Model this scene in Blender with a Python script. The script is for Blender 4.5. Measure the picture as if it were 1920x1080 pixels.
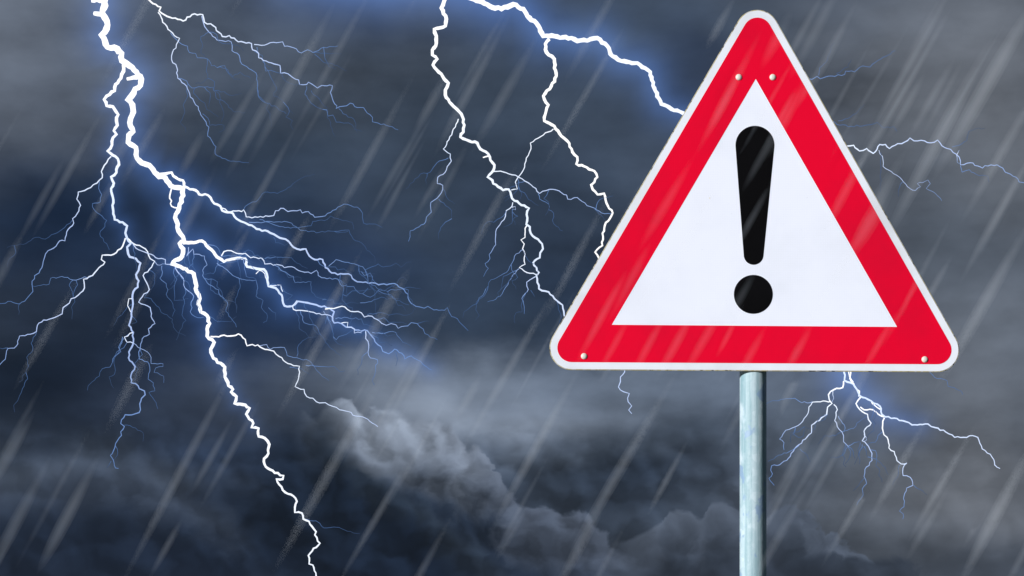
import bpy, bmesh, math, random
from mathutils import Vector

# ------------------------------------------------------------------ scene, camera, sky, sun
for o in list(bpy.data.objects):
    bpy.data.objects.remove(o, do_unlink=True)
scene = bpy.context.scene
col = scene.collection

LENS = 85.0
F = LENS / 36.0 * 1920.0              # focal length in photo pixels
CAM_Z = 1.60
HORIZON = 1200.0                      # the horizon lies below the frame
cd = bpy.data.cameras.new('camera')
cd.lens = LENS; cd.sensor_width = 36.0; cd.sensor_fit = 'HORIZONTAL'
cd.shift_y = (HORIZON - 540.0) / 1920.0
cd.clip_start = 0.05; cd.clip_end = 60000.0
cam = bpy.data.objects.new('camera', cd)
cam.location = (0.0, 0.0, CAM_Z); cam.rotation_euler = (math.radians(90), 0, 0)
col.objects.link(cam)
scene.camera = cam

def at(px, py, depth):
    return Vector(((px - 960.0) / F * depth, depth, CAM_Z + (HORIZON - py) / F * depth))

scene.view_settings.view_transform = 'Standard'
scene.view_settings.look = 'None'
scene.view_settings.exposure = 0.2
scene.view_settings.gamma = 1.0
scene.view_settings.use_curve_mapping = False
scene.cycles.use_denoising = True; scene.cycles.denoiser = 'OPENIMAGEDENOISE'; scene.cycles.denoising_input_passes = 'RGB_ALBEDO_NORMAL'; scene.cycles.denoising_prefilter = 'ACCURATE'
scene.cycles.use_adaptive_sampling = True; scene.cycles.adaptive_threshold = 0.003; scene.cycles.adaptive_min_samples = 56; scene.cycles.sampling_pattern = 'TABULATED_SOBOL'
scene.cycles.max_bounces = 6
scene.cycles.volume_bounces = 0
scene.cycles.volume_step_rate = 2.5
scene.cycles.transparent_max_bounces = 256

SUN_AZ, SUN_EL = math.radians(-49), math.radians(14)     # behind the camera, to its left
sd = bpy.data.lights.new('sun', 'SUN')
sd.energy = 4.6; sd.angle = math.radians(0.5); sd.color = (1.0, 0.97, 0.94)
sun = bpy.data.objects.new('sun', sd)
sdir = Vector((math.sin(SUN_AZ) * math.cos(SUN_EL), -math.cos(SUN_AZ) * math.cos(SUN_EL), math.sin(SUN_EL)))
sun.rotation_euler = sdir.to_track_quat('Z', 'Y').to_euler()
sun.location = sdir * 30
col.objects.link(sun)

# ---- small expression layer over shader nodes
class X:
    def __init__(s, t, sock): s.t = t; s.s = sock
    def _m(s, op, *a, clamp=False):
        n = s.t.nodes.new('ShaderNodeMath'); n.operation = op; n.use_clamp = clamp
        for i, v in enumerate((s,) + a):
            if isinstance(v, X): s.t.links.new(v.s, n.inputs[i])
            else: n.inputs[i].default_value = v
        return X(s.t, n.outputs[0])
    def __add__(s, o): return s._m('ADD', o)
    __radd__ = __add__
    def __sub__(s, o): return s._m('SUBTRACT', o)
    def __rsub__(s, o): return (s * -1.0) + o
    def __mul__(s, o): return s._m('MULTIPLY', o)
    __rmul__ = __mul__
    def __truediv__(s, o): return s._m('DIVIDE', o)
    def exp(s): return s._m('EXPONENT')
    def clamp(s): return s._m('ADD', 0.0, clamp=True)
    def sstep(s, a, b):
        n = s.t.nodes.new('ShaderNodeMapRange'); n.interpolation_type = 'SMOOTHSTEP'
        s.t.links.new(s.s, n.inputs[0])
        n.inputs[1].default_value = a; n.inputs[2].default_value = b
        n.inputs[3].default_value = 0.0; n.inputs[4].default_value = 1.0
        return X(s.t, n.outputs[0])

def lin(c):
    return tuple((v / 255 / 12.92) if v / 255 <= 0.04045 else ((v / 255 + 0.055) / 1.055) ** 2.4 for v in c) + (1.0,)
def mixc(t, a, b, f):
    n = t.nodes.new('ShaderNodeMix'); n.data_type = 'RGBA'
    for v, i in ((f, 0), (a, 6), (b, 7)):
        if isinstance(v, X): t.links.new(v.s, n.inputs[i])
        else: n.inputs[i].default_value = v
    return X(t, n.outputs[2])
def scalec(t, c, f):
    n = t.nodes.new('ShaderNodeVectorMath'); n.operation = 'SCALE'
    t.links.new(c.s, n.inputs[0])
    if isinstance(f, X): t.links.new(f.s, n.inputs['Scale'])
    else: n.inputs['Scale'].default_value = f
    return X(t, n.outputs[0])
def comb(t, x, y, z):
    n = t.nodes.new('ShaderNodeCombineXYZ')
    for i, v in enumerate((x, y, z)):
        if isinstance(v, X): t.links.new(v.s, n.inputs[i])
        else: n.inputs[i].default_value = v
    return X(t, n.outputs[0])
def noise(t, vec, scale, detail=4, rough=0.55, color=False, dims='2D'):
    n = t.nodes.new('ShaderNodeTexNoise'); n.noise_dimensions = dims; n.inputs['Scale'].default_value = scale
    n.inputs['Detail'].default_value = detail; n.inputs['Roughness'].default_value = rough
    if vec is not None: t.links.new(vec.s, n.inputs['Vector'])
    return X(t, n.outputs[1 if color else 0])
def voro(t, vec, scale, detail=3, rough=0.5, smooth=False):
    n = t.nodes.new('ShaderNodeTexVoronoi'); n.voronoi_dimensions = '2D'; n.feature = 'SMOOTH_F1' if smooth else 'F1'
    n.inputs['Scale'].default_value = scale; n.inputs['Detail'].default_value = detail
    n.inputs['Roughness'].default_value = rough; n.normalize = True
    if smooth: n.inputs['Smoothness'].default_value = 0.25
    t.links.new(vec.s, n.inputs['Vector'])
    return X(t, n.outputs[0])
def sep(t, v):
    n = t.nodes.new('ShaderNodeSeparateXYZ'); t.links.new(v.s, n.inputs[0])
    return X(t, n.outputs[0]), X(t, n.outputs[1]), X(t, n.outputs[2])
def curve(t, x, pts):
    """piecewise profile: x in pts range -> value"""
    n = t.nodes.new('ShaderNodeFloatCurve')
    x0, x1 = pts[0][0], pts[-1][0]
    ys = [p[1] for p in pts]; lo, hi = min(ys), max(ys); hi = hi if hi > lo else lo + 1
    c = n.mapping.curves[0]
    q = [((a - x0) / (x1 - x0), (b - lo) / (hi - lo)) for a, b in pts]
    while len(c.points) < len(q): c.points.new(0.5, 0.5)
    for p, (a, b) in zip(c.points, q): p.location = (a, b)
    n.mapping.update()
    t.links.new(((x - x0) / (x1 - x0)).clamp().s, n.inputs[1])
    return X(t, n.outputs[0]) * (hi - lo) + lo

# ---- storm sky: cloud masses set by compass direction and elevation
world = bpy.data.worlds.new('World'); scene.world = world; world.use_nodes = True
world.cycles.sampling_method = 'MANUAL'; world.cycles.sample_map_resolution = 256
t = world.node_tree
for n in list(t.nodes): t.nodes.remove(n)
tc = t.nodes.new('ShaderNodeTexCoord')
D = X(t, tc.outputs['Generated'])
dx, dy, dz = sep(t, D)
az = dx._m('ARCTAN2', dy)
el = dz._m('ARCSINE')
PX = az * F + 960.0                    # directions measured in units of 1/F radian
PY = el * -F + HORIZON

dlow = comb(t, az, el * 1.6, 0.0)
wn = noise(t, dlow, 9.0, 3, 0.5, True)
wx, wy, wz = sep(t, wn)
wn2 = noise(t, dlow, 34.0, 4, 0.55, True)
w2x, w2y, w2z = sep(t, wn2)
QX = PX + (wx - 0.5) * 300.0 + (w2x - 0.5) * 110.0
QY = PY + (wy - 0.5) * 190.0 + (w2y - 0.5) * 70.0

BASE = (68, 79, 96)
BLOBS = [
 # px, py, rx, ry, colour, strength
 (60, 70, 330, 240, (108, 115, 127), .9),
 (420, 60, 320, 130, (80, 92, 112), .8),
 (720, 160, 200, 170, (80, 88, 100), .7),
 (540, 270, 240, 80, (54, 68, 87), .8),
 (960, 260, 260, 210, (58, 70, 87), .85),
 (1250, 40, 260, 110, (62, 75, 93), .7),
 (1290, 170, 100, 100, (38, 53, 80), .7),
 (1560, 160, 150, 200, (58, 69, 86), .8),
 (1810, 230, 280, 330, (112, 117, 126), .92),
 (1880, 640, 170, 90, (108, 116, 129), .8),
 (1760, 480, 230, 130, (76, 84, 96), .8),
 (80, 430, 330, 150, (24, 38, 60), .98),
 (480, 390, 210, 70, (42, 57, 78), .7),
 (430, 530, 300, 140, (27, 46, 77), .85),
 (660, 580, 200, 100, (42, 64, 102), .75),
 (850, 430, 170, 130, (50, 62, 79), .8),
 (1060, 540, 150, 150, (38, 52, 74), .85),
 (860, 610, 230, 60, (46, 60, 80), .8),
 (130, 720, 400, 120, (12, 22, 38), .98),
 (420, 700, 170, 110, (24, 43, 76), .6),
 (1020, 720, 420, 52, (106, 119, 139), .85),
 (830, 770, 260, 62, (140, 151, 168), .96),
 (1180, 735, 300, 45, (112, 125, 145), .8),
 (1230, 910, 300, 75, (38, 49, 66), .85),
 (1260, 830, 280, 26, (78, 90, 108), .6),
 (1560, 800, 200, 70, (84, 96, 114), .7),
 (1600, 920, 240, 60, (60, 69, 83), .7),
 (1810, 880, 240, 190, (104, 108, 116), .85),
 (430, 830, 110, 45, (58, 78, 112), .6),
 (170, 905, 330, 60, (70, 79, 94), .92),
 (90, 1030, 200, 80, (34, 45, 62), .8),
 (330, 1030, 220, 90, (16, 26, 43), .9),
 (560, 940, 150, 200, (20, 32, 52), .9),
 (1450, 1060, 500, 60, (46, 54, 66), .5),
 (1640, 1010, 140, 50, (82, 88, 98), .5),
 (1800, 1060, 160, 40, (60, 67, 79), .6),
]
C = mixc(t, lin(BASE), lin((62, 72, 88)), noise(t, dlow, 3.0, 3))
QV = comb(t, QX, QY, 0.0)
for px, py, rx, ry, c, s in BLOBS:
    k = 0.8944
    ma = t.nodes.new('ShaderNodeVectorMath'); ma.operation = 'MULTIPLY_ADD'
    t.links.new(QV.s, ma.inputs[0]); ma.inputs[1].default_value = (k / rx, k / ry, 0); ma.inputs[2].default_value = (-k * px / rx, -k * py / ry, 0)
    dp = t.nodes.new('ShaderNodeVectorMath'); dp.operation = 'DOT_PRODUCT'
    t.links.new(ma.outputs[0], dp.inputs[0]); t.links.new(ma.outputs[0], dp.inputs[1])
    pw = t.nodes.new('ShaderNodeMath'); pw.operation = 'POWER'; pw.inputs[0].default_value = math.exp(-1.0)
    t.links.new(dp.outputs['Value'], pw.inputs[1])
    C = mixc(t, C, lin(c), X(t, pw.outputs[0]) * s)
# streaky stratus, broken by finer billow
st = noise(t, comb(t, az, el * 2.5, 0.0), 12.0, 5, 0.5)
fi = noise(t, comb(t, az, el * 1.7, 0.0), 40.0, 4, 0.5)
C = scalec(t, C, (st - 0.5) * 0.9 + (fi - 0.5) * 0.45 + 0.83)

tn = t.nodes.new('ShaderNodeVectorMath'); tn.operation = 'MULTIPLY'; t.links.new(C.s, tn.inputs[0]); tn.inputs[1].default_value = (.985, 1.0, 1.01)
C = X(t, tn.outputs[0])
# cumulus banks: a top profile, billowing edge, puffs lit from the upper right
fineq = noise(t, comb(t, az, el, 0.0), 120.0, 3, 0.5)
pux = az + (w2x - 0.5) * 0.016 + (fineq - 0.5) * 0.003; puy = el + (w2y - 0.5) * 0.016 - (fineq - 0.5) * 0.003
puffv = comb(t, pux, puy, 0.0)
puffo = comb(t, pux + 0.0030, puy + 0.0040, 0.0)
b0 = voro(t, puffv, 50.0, 1, 0.5, True)
b1 = voro(t, puffo, 50.0, 1, 0.5, True)
emb = (b1 - b0)._m('MAXIMUM', -0.12)
fine = noise(t, puffv, 130.0, 4, 0.5)
bigp = noise(t, comb(t, az, el * 1.3, 0.0), 26.0, 3, 0.55)
low = PY.sstep(740, 900) * (1.0 - PX.sstep(1380, 1580) * 0.75)
C = scalec(t, C, low * ((bigp - 0.5) * 0.7 + emb * 2.2 - (b0 - 0.42) * 0.45) + 1.0)
def bank(C, prof, top_c, low_c, fade, edge, amp, e_gain, x_lo, x_hi, x_soft=40.0, alpha=1.0, fine_amp=16.0, rim=0.22):
    top = curve(t, PX + (fine - 0.5) * 50.0, prof)
    dist = PY - top - (b0 - 0.42) * amp - (fine - 0.5) * fine_amp
    m = dist.sstep(-edge * 0.3, edge) * alpha
    m = m * PX.sstep(x_lo - x_soft, x_lo + x_soft) * (1.0 - PX.sstep(x_hi - x_soft, x_hi + x_soft))
    c = mixc(t, top_c if isinstance(top_c, X) else lin(top_c), lin(low_c), dist.sstep(0.0, fade))
    c = scalec(t, c, emb * e_gain * 0.7 + (fine - 0.5) * 0.35 + (bigp - 0.5) * 0.4 + 1.0 + ((dist._m('MAXIMUM', 0.0)) / -14.0).exp() * rim)
    return mixc(t, C, c, m)
C = bank(C, [(560, 800), (640, 770), (700, 792), (760, 788), (830, 800), (880, 828), (912, 858), (938, 900), (966, 940), (1010, 956), (1060, 966), (1110, 990), (1170, 1030), (1260, 1100)],
         mixc(t, lin((134, 145, 162)), lin((72, 81, 97)), PX.sstep(780, 980)), (30, 40, 56), 170.0, 12.0, 80.0, 3.8, 620, 1180, x_soft=80.0, fine_amp=20.0)
C = bank(C, [(1180, 1010), (1235, 990), (1255, 962), (1290, 962), (1312, 978), (1335, 950), (1385, 958), (1430, 975), (1455, 962), (1487, 950), (1510, 975), (1545, 1000), (1640, 1060)],
         (72, 81, 96), (44, 52, 65), 110.0, 8.0, 30.0, 2.4, 1170, 1660)
C = bank(C, [(1440, 1075), (1500, 1050), (1560, 1040), (1620, 1052), (1660, 1045), (1720, 1080)], (42, 50, 63), (36, 43, 55), 60.0, 14.0, 26.0, 1.5, 1450, 1720, alpha=.8)
C = bank(C, [(-200, 880), (0, 905), (90, 890), (200, 880), (300, 905), (360, 930), (420, 960), (470, 985), (560, 1010)], (58, 68, 85), (26, 36, 53), 110.0, 40.0, 40.0, 2.0, -400, 470, alpha=.85)
# the dark near mass whose right face stands in front of the lit bank
diag = curve(t, PY + (fine - 0.5) * 60.0, [(690, 520), (740, 590), (765, 640), (800, 658), (850, 668), (890, 710), (940, 790), (1000, 880), (1080, 960), (1140, 1010)])
dd = diag - PX - (b0 - 0.42) * 60.0
shade = scalec(t, mixc(t, lin((40, 50, 64)), lin((20, 30, 46)), dd.sstep(0, 140)), emb * 2.6 + (fine - 0.5) * 0.3 + (bigp - 0.5) * 0.9 + 1.0)
C = mixc(t, C, shade, dd.sstep(-8.0, 60.0) * QY.sstep(690, 830) * QX.sstep(330, 640))

sky = t.nodes.new('ShaderNodeTexSky'); sky.sky_type = 'NISHITA'; sky.sun_disc = False
sky.sun_elevation = SUN_EL; sky.sun_rotation = math.pi - SUN_AZ
bg1 = t.nodes.new('ShaderNodeBackground'); bg1.inputs['Strength'].default_value = 1.0
t.links.new(C.s, bg1.inputs['Color'])
bg2 = t.nodes.new('ShaderNodeBackground'); bg2.inputs['Strength'].default_value = 0.05
t.links.new(sky.outputs[0], bg2.inputs['Color'])
ms = t.nodes.new('ShaderNodeMixShader'); ms.inputs[0].default_value = 0.015     # the cloud cover is nearly closed
t.links.new(bg1.outputs[0], ms.inputs[1]); t.links.new(bg2.outputs[0], ms.inputs[2])
wo = t.nodes.new('ShaderNodeOutputWorld'); t.links.new(ms.outputs[0], wo.inputs[0])

# ------------------------------------------------------------------ helpers
def link(name, me, mat=None, parent=None):
    o = bpy.data.objects.new(name, me); col.objects.link(o)
    if mat is not None and me is not None: me.materials.append(mat)
    if parent is not None: o.parent = parent
    return o
def from_bm(name, bm, mat=None, parent=None, smooth=False):
    me = bpy.data.meshes.new(name)
    bmesh.ops.recalc_face_normals(bm, faces=bm.faces)
    bm.to_mesh(me); bm.free()
    if smooth:
        for p in me.polygons: p.use_smooth = True
    return link(name, me, mat, parent)
def tag(o, label=None, cat=None, group=None, kind=None):
    for k, v in (('label', label), ('category', cat), ('group', group), ('kind', kind)):
        if v: o[k] = v
    return o
def new_mat(name):
    m = bpy.data.materials.new(name); m.use_nodes = True
    t = m.node_tree; b = t.nodes['Principled BSDF']
    return m, t, b
def objc(t):
    return X(t, t.nodes.new('ShaderNodeTexCoord').outputs['Object'])
def setc(t, b, c): t.links.new(c.s, b.inputs['Base Color'])
def bump(t, b, h, strength, dist):
    n = t.nodes.new('ShaderNodeBump'); n.inputs['Strength'].default_value = strength
    n.inputs['Distance'].default_value = dist
    t.links.new(h.s, n.inputs['Height']); t.links.new(n.outputs[0], b.inputs['Normal'])

# ------------------------------------------------------------------ ground (below the frame)
m, t, b = new_mat('wet_grass')
v = objc(t)
g = mixc(t, (.035, .06, .02, 1), (.08, .09, .04, 1), noise(t, v, 1.7, 6, .65, dims='3D'))
g = mixc(t, g, (.06, .05, .035, 1), noise(t, v, .25, 4, dims='3D').sstep(.52, .66))
setc(t, b, g); b.inputs['Roughness'].default_value = .75
bump(t, b, noise(t, v, 30, 4, dims='3D'), .6, .03)
bm = bmesh.new()
N = 24
rings = [0.0] + [1.5 * 1.62 ** k for k in range(20)]
prev = None
rg = random.Random(5)
c0 = bm.verts.new((0, 5, 0))
for r in rings[1:]:
    ring = [bm.verts.new((r * math.cos(2 * math.pi * k / N), 5 + r * math.sin(2 * math.pi * k / N), 0 if r < 4 else rg.uniform(-.02, .02))) for k in range(N)]
    for k in range(N):
        if prev is None: bm.faces.new((c0, ring[k], ring[(k + 1) % N]))
        else: bm.faces.new((prev[k], ring[k], ring[(k + 1) % N], prev[(k + 1) % N]))
    prev = ring
tag(from_bm('ground', bm, m), kind='structure')

# ------------------------------------------------------------------ the warning sign
S = 0.9 / 766.0                         # metres per photo pixel at the sign
DS = F * S                              # distance of the sign face
sign = bpy.data.objects.new('warning_sign', None); col.objects.link(sign)
BY = DS + 0.0348; BX = at(1412, 600, BY).x
sign.location = (BX, BY, 0)
tag(sign, 'red bordered triangular warning sign with black exclamation mark on a galvanised pole', 'road sign')
def sp(px, py, y):                      # photo point on the sign's face -> sign coordinates, y metres behind the face
    p = at(px, py, DS); return (p.x - BX, DS + y - BY, p.z)

def arc(cx, cy, r, a0, a1, n):
    return [(cx + r * math.cos(a0 + (a1 - a0) * i / n), cy + r * math.sin(a0 + (a1 - a0) * i / n)) for i in range(n + 1)]
CORN = [(1420, 60), (1757, 656), (1072, 652)]          # corner centres, clockwise in the picture
def rounded(r, n=14):
    pts = []
    for i in range(3):
        p, c, q = CORN[i - 1], CORN[i], CORN[(i + 1) % 3]
        d0 = math.atan2(c[1] - p[1], c[0] - p[0]) - math.pi / 2
        d1 = math.atan2(q[1] - c[1], q[0] - c[0]) - math.pi / 2
        while d1 < d0: d1 += 2 * math.pi
        pts += arc(c[0], c[1], r, d0, d1, n)
    return pts
def prism(name, outline, y0, y1, mat, parent, hole=None, bevel=0.0):
    """a flat plate with the given outline (photo points), front at y0 and back at y1"""
    bm = bmesh.new()
    if hole is None:
        fr = [bm.verts.new(sp(x, y, y0)) for x, y in outline]; bk = [bm.verts.new(sp(x, y, y1)) for x, y in outline]
        n = len(fr)
        bm.faces.new(fr); bm.faces.new(bk[::-1])
        for i in range(n): bm.faces.new((fr[i], bk[i], bk[(i + 1) % n], fr[(i + 1) % n]))
    else:
        A = [bm.verts.new(sp(x, y, y0)) for x, y in outline]; B = [bm.verts.new(sp(x, y, y0)) for x, y in hole]
        A2 = [bm.verts.new(sp(x, y, y1)) for x, y in outline]; B2 = [bm.verts.new(sp(x, y, y1)) for x, y in hole]
        n = len(A)
        for i in range(n):
            j = (i + 1) % n
            bm.faces.new((A[i], A[j], B[j], B[i])); bm.faces.new((A2[i], B2[i], B2[j], A2[j]))
            bm.faces.new((A[i], A2[i], A2[j], A[j])); bm.faces.new((B[i], B[j], B2[j], B2[i]))
    if bevel:
        bmesh.ops.recalc_face_normals(bm, faces=bm.faces)
        es = [e for e in bm.edges if len(e.link_faces) == 2 and e.calc_face_angle(0) > 1.0]
        bmesh.ops.bevel(bm, geom=es, offset=bevel, segments=2, profile=.5, affect='EDGES')
    return from_bm(name, bm, mat, parent)

def film(name, c, c2, rough, grid=0.0, spec=.5):
    m, t, b = new_mat(name); v = objc(t)
    k = mixc(t, c, c2, noise(t, v, 5.0, 5, .6, dims='3D').sstep(.4, .75))
    k = mixc(t, k, tuple(x * .6 for x in c2[:3]) + (1,), noise(t, v, 90.0, 3, .6, dims='3D').sstep(.70, .80) * .35)
    if grid:
        n = t.nodes.new('ShaderNodeTexVoronoi'); n.feature = 'DISTANCE_TO_EDGE'; n.inputs['Scale'].default_value = 260
        n.inputs['Randomness'].default_value = .15; t.links.new(v.s, n.inputs['Vector'])
        e = X(t, n.outputs[0]).sstep(.02, .14)
        k = mixc(t, scalec(t, k, 1.0 - grid), k, e)
    setc(t, b, k); b.inputs['Roughness'].default_value = rough; b.inputs['Specular IOR Level'].default_value = spec
    bump(t, b, noise(t, v, 7.0, 3, .5, dims='3D'), .12, .01)
    return m
M_white = film('white_retroreflective_film', (.76, .81, .94, 1), (.71, .76, .88, 1), .5, .05, .2)
M_rim = film('white_rim_film', (.72, .77, .87, 1), (.58, .62, .69, 1), .5, .0, .2)
M_red = film('red_film', (.71, .0008, .026, 1), (.60, .002, .026, 1), .5, .05, .08)
M_black = film('black_film', (.002, .002, .0025, 1), (.003, .003, .004, 1), .4, .0, .1)
m, t, b = new_mat('dirty_plate_edge'); v = objc(t)
f = noise(t, v, 110.0, 4, .7, dims='3D')
k = mixc(t, (.42, .42, .40, 1), (.38, .34, .17, 1), f.sstep(.42, .55))
k = mixc(t, k, (.07, .06, .03, 1), noise(t, v, 45.0, 4, .7, dims='3D').sstep(.55, .64))
setc(t, b, k); b.inputs['Roughness'].default_value = .6
M_edge = m
m, t, b = new_mat('galvanised_steel'); v = objc(t)
vx, vy, vz = sep(t, v)
streak = noise(t, comb(t, vx * 60.0, vy * 60.0, vz * 2.2), 1.0, 5, .6, dims='3D')
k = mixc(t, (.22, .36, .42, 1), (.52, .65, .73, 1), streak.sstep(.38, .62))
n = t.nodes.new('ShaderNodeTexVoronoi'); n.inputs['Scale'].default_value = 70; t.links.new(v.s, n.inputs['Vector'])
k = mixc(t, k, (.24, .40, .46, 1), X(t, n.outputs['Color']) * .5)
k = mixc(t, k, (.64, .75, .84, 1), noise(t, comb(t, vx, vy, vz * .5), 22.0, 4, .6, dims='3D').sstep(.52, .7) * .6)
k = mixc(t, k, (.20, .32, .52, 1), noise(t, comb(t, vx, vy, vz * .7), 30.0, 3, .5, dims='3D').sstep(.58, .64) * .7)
setc(t, b, k); b.inputs['Roughness'].default_value = .5; b.inputs['Metallic'].default_value = .0
b.inputs['Specular IOR Level'].default_value = .5
bump(t, b, noise(t, v, 160.0, 4, .6, dims='3D'), .25, .002)
M_zinc = m
m, t, b = new_mat('rivet_metal'); v = objc(t)
setc(t, b, mixc(t, (.78, .76, .72, 1), (.55, .52, .46, 1), noise(t, v, 300.0, 3, dims='3D')))
b.inputs['Metallic'].default_value = .0; b.inputs['Roughness'].default_value = .38
M_rivet = m

panel = prism('panel', rounded(41.8), 0.0005, 0.0032, M_edge, sign, bevel=.0006)
panel['label'] = 'triangular metal plate with dirty yellowish edge'
prism('white_rim', rounded(40.0), -0.0002, 0.0004, M_rim, panel, hole=rounded(26.0))
def tri_points(n=14):                   # the inner triangle sampled like the rounded outline, so the border closes onto it
    T = [(1417, 148), (1682, 613), (1147, 609)]
    out = []
    for i in range(3):
        p, c, q = T[i - 1], T[i], T[(i + 1) % 3]
        for k in range(n + 1):
            u = k / n - .5
            d = 40.0 * abs(u) * 2
            o = p if u < 0 else q
            L = math.hypot(o[0] - c[0], o[1] - c[1])
            out.append((c[0] + (o[0] - c[0]) / L * d, c[1] + (o[1] - c[1]) / L * d))
    return out
prism('red_border', rounded(27.0), -0.0006, 0.0003, M_red, panel, hole=tri_points())
prism('white_field', [(1417, 144), (1687, 616), (1141, 612)], -0.0003, 0.0002, M_white, panel)
def taper_bar():
    c1, r1, c2, r2 = (1415.5, 272.5), 36.5, (1413, 478), 18.5
    d = math.hypot(c2[0] - c1[0], c2[1] - c1[1]); a = math.atan2(c2[1] - c1[1], c2[0] - c1[0]); b_ = math.acos((r1 - r2) / d)
    return arc(c1[0], c1[1], r1, a + b_, a + 2 * math.pi - b_, 36) + arc(c2[0], c2[1], r2, a - b_, a + b_, 24)
prism('exclamation_bar', taper_bar(), -0.0007, -0.0002, M_black, panel)
prism('exclamation_dot', arc(1412.5, 552, 36.5, 0, 2 * math.pi * 47 / 48, 47), -0.0007, -0.0002, M_black, panel)
prism('dirt_speck', arc(1330.5, 371.5, 1.3, 0, 2 * math.pi * 7 / 8, 7), -0.0006, -0.0002, M_rivet, panel)
for px, py in ((1385, 145), (1448.7, 145), (1095, 668), (1733.7, 674)):
    bm = bmesh.new()
    prof = [(5.9, 0), (5.9, 1.0), (5.2, 2.0), (3.6, 2.9), (1.8, 3.3), (0, 3.4)]
    prev = None
    for r, h in prof:
        if r == 0:
            tip = bm.verts.new(sp(px, py, -0.0005 - h * S))
            for k in range(20): bm.faces.new((prev[k], prev[(k + 1) % 20], tip))
        else:
            ring = [bm.verts.new(sp(px + r * math.cos(2 * math.pi * k / 20), py + r * math.sin(2 * math.pi * k / 20), -0.0005 - h * S)) for k in range(20)]
            if prev:
                for k in range(20): bm.faces.new((prev[k], prev[(k + 1) % 20], ring[(k + 1) % 20], ring[k]))
            prev = ring
    from_bm('rivet', bm, M_rivet, panel, True)

PR = 25.0 * S * BY / DS
def lathe(name, prof, mat, parent, n=64, smooth=True):
    bm = bmesh.new(); prev = None
    for r, z in prof:
        ring = [bm.verts.new((r * math.cos(2 * math.pi * k / n), r * math.sin(2 * math.pi * k / n), z)) for k in range(n)]
        if prev:
            for k in range(n): bm.faces.new((prev[k], prev[(k + 1) % n], ring[(k + 1) % n], ring[k]))
        else: bm.faces.new(ring[::-1])
        prev = ring
    bm.faces.new(prev)
    return from_bm(name, bm, mat, parent, smooth)
ztop = sp(1412, 200, 0)[2]
pole = lathe('pole', [(PR, -.3)] + [(PR, ztop * i / 24) for i in range(25)], M_zinc, sign)
m, t, b = new_mat('black_plastic'); b.inputs['Base Color'].default_value = (.02, .02, .02, 1); b.inputs['Roughness'].default_value = .5
lathe('pole_cap', [(PR + .002, ztop - .03), (PR + .002, ztop + .004), (PR * .8, ztop + .012), (PR * .3, ztop + .015)], m, pole)
for py in (300, 600):
    z = sp(1412, py, 0)[2]
    bm = bmesh.new()
    n = 48
    prev = None
    loops = []
    for r, dz_ in ((PR + .0005, -.015), (PR + .0015, -.015), (PR + .0015, .015), (PR + .0005, .015)):
        loops.append([bm.verts.new((r * math.cos(2 * math.pi * k / n), r * math.sin(2 * math.pi * k / n), z + dz_)) for k in range(n)])
    for i in range(4):
        A, B = loops[i], loops[(i + 1) % 4]
        for k in range(n): bm.faces.new((A[k], A[(k + 1) % n], B[(k + 1) % n], B[k]))
    from_bm('clamp', bm, M_zinc, pole)

# ------------------------------------------------------------------ lightning
# traced channel by channel; each list is in the frame of a crop (origin x, origin y, scale) of the view
Z = {'A': (0, 0, 1/3), 'B': (0, 330, 1/3), 'C': (300, 300, 1/3), 'D': (300, 0, 1/3), 'E': (760, 0, .375), 'F': (740, 300, .30556),
     'G': (0, 640, .27778), 'H': (360, 600, 1/3), 'I': (400, 820, .2408), 'J': (600, 540, .2222), 'K': (1120, 660, 1/3),
     'L': (1420, 680, 1/3), 'M': (1480, 60, .30556), 'O': (1000, 540, .2222), 'P': (1560, 540, .2222), 'W': (0, 0, 1)}
def path(s):
    """'A 580,-30 590,30 B 10,20 ...' -> photo points"""
    pts = []; z = None
    for tok in s.split():
        if tok in Z: z = Z[tok]
        else:
            a, b_ = tok.split(','); pts.append((z[0] + float(a) * z[2], z[1] + float(b_) * z[2]))
    return pts

m = bpy.data.materials.new('lightning'); m.use_nodes = True
t = m.node_tree
for n in list(t.nodes): t.nodes.remove(n)
at_n = t.nodes.new('ShaderNodeAttribute'); at_n.attribute_name = 'charge'
rp = t.nodes.new('ShaderNodeValToRGB'); cr = rp.color_ramp
STOPS = [(0.0, (.035, .062, .13)), (.2, (.06, .125, .29)), (.4, (.16, .28, .58)), (.6, (.45, .58, .92)), (.8, (.75, .84, 1.0)), (1.0, (1.0, 1.0, 1.0))]
while len(cr.elements) < len(STOPS): cr.elements.new(.5)
for e, (p, c) in zip(cr.elements, STOPS): e.position = p; e.color = c + (1,)
em = t.nodes.new('ShaderNodeEmission'); ou = t.nodes.new('ShaderNodeOutputMaterial')
hx = X(t, at_n.outputs['Fac'])
t.links.new(at_n.outputs['Fac'], rp.inputs[0]); t.links.new(rp.outputs[0], em.inputs[0])
t.links.new((hx.sstep(.55, 1.0) * 0.15 + 0.95).s, em.inputs[1]); t.links.new(em.outputs[0], ou.inputs[0])
m.cycles.emission_sampling = 'NONE'
M_bolt = m

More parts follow.
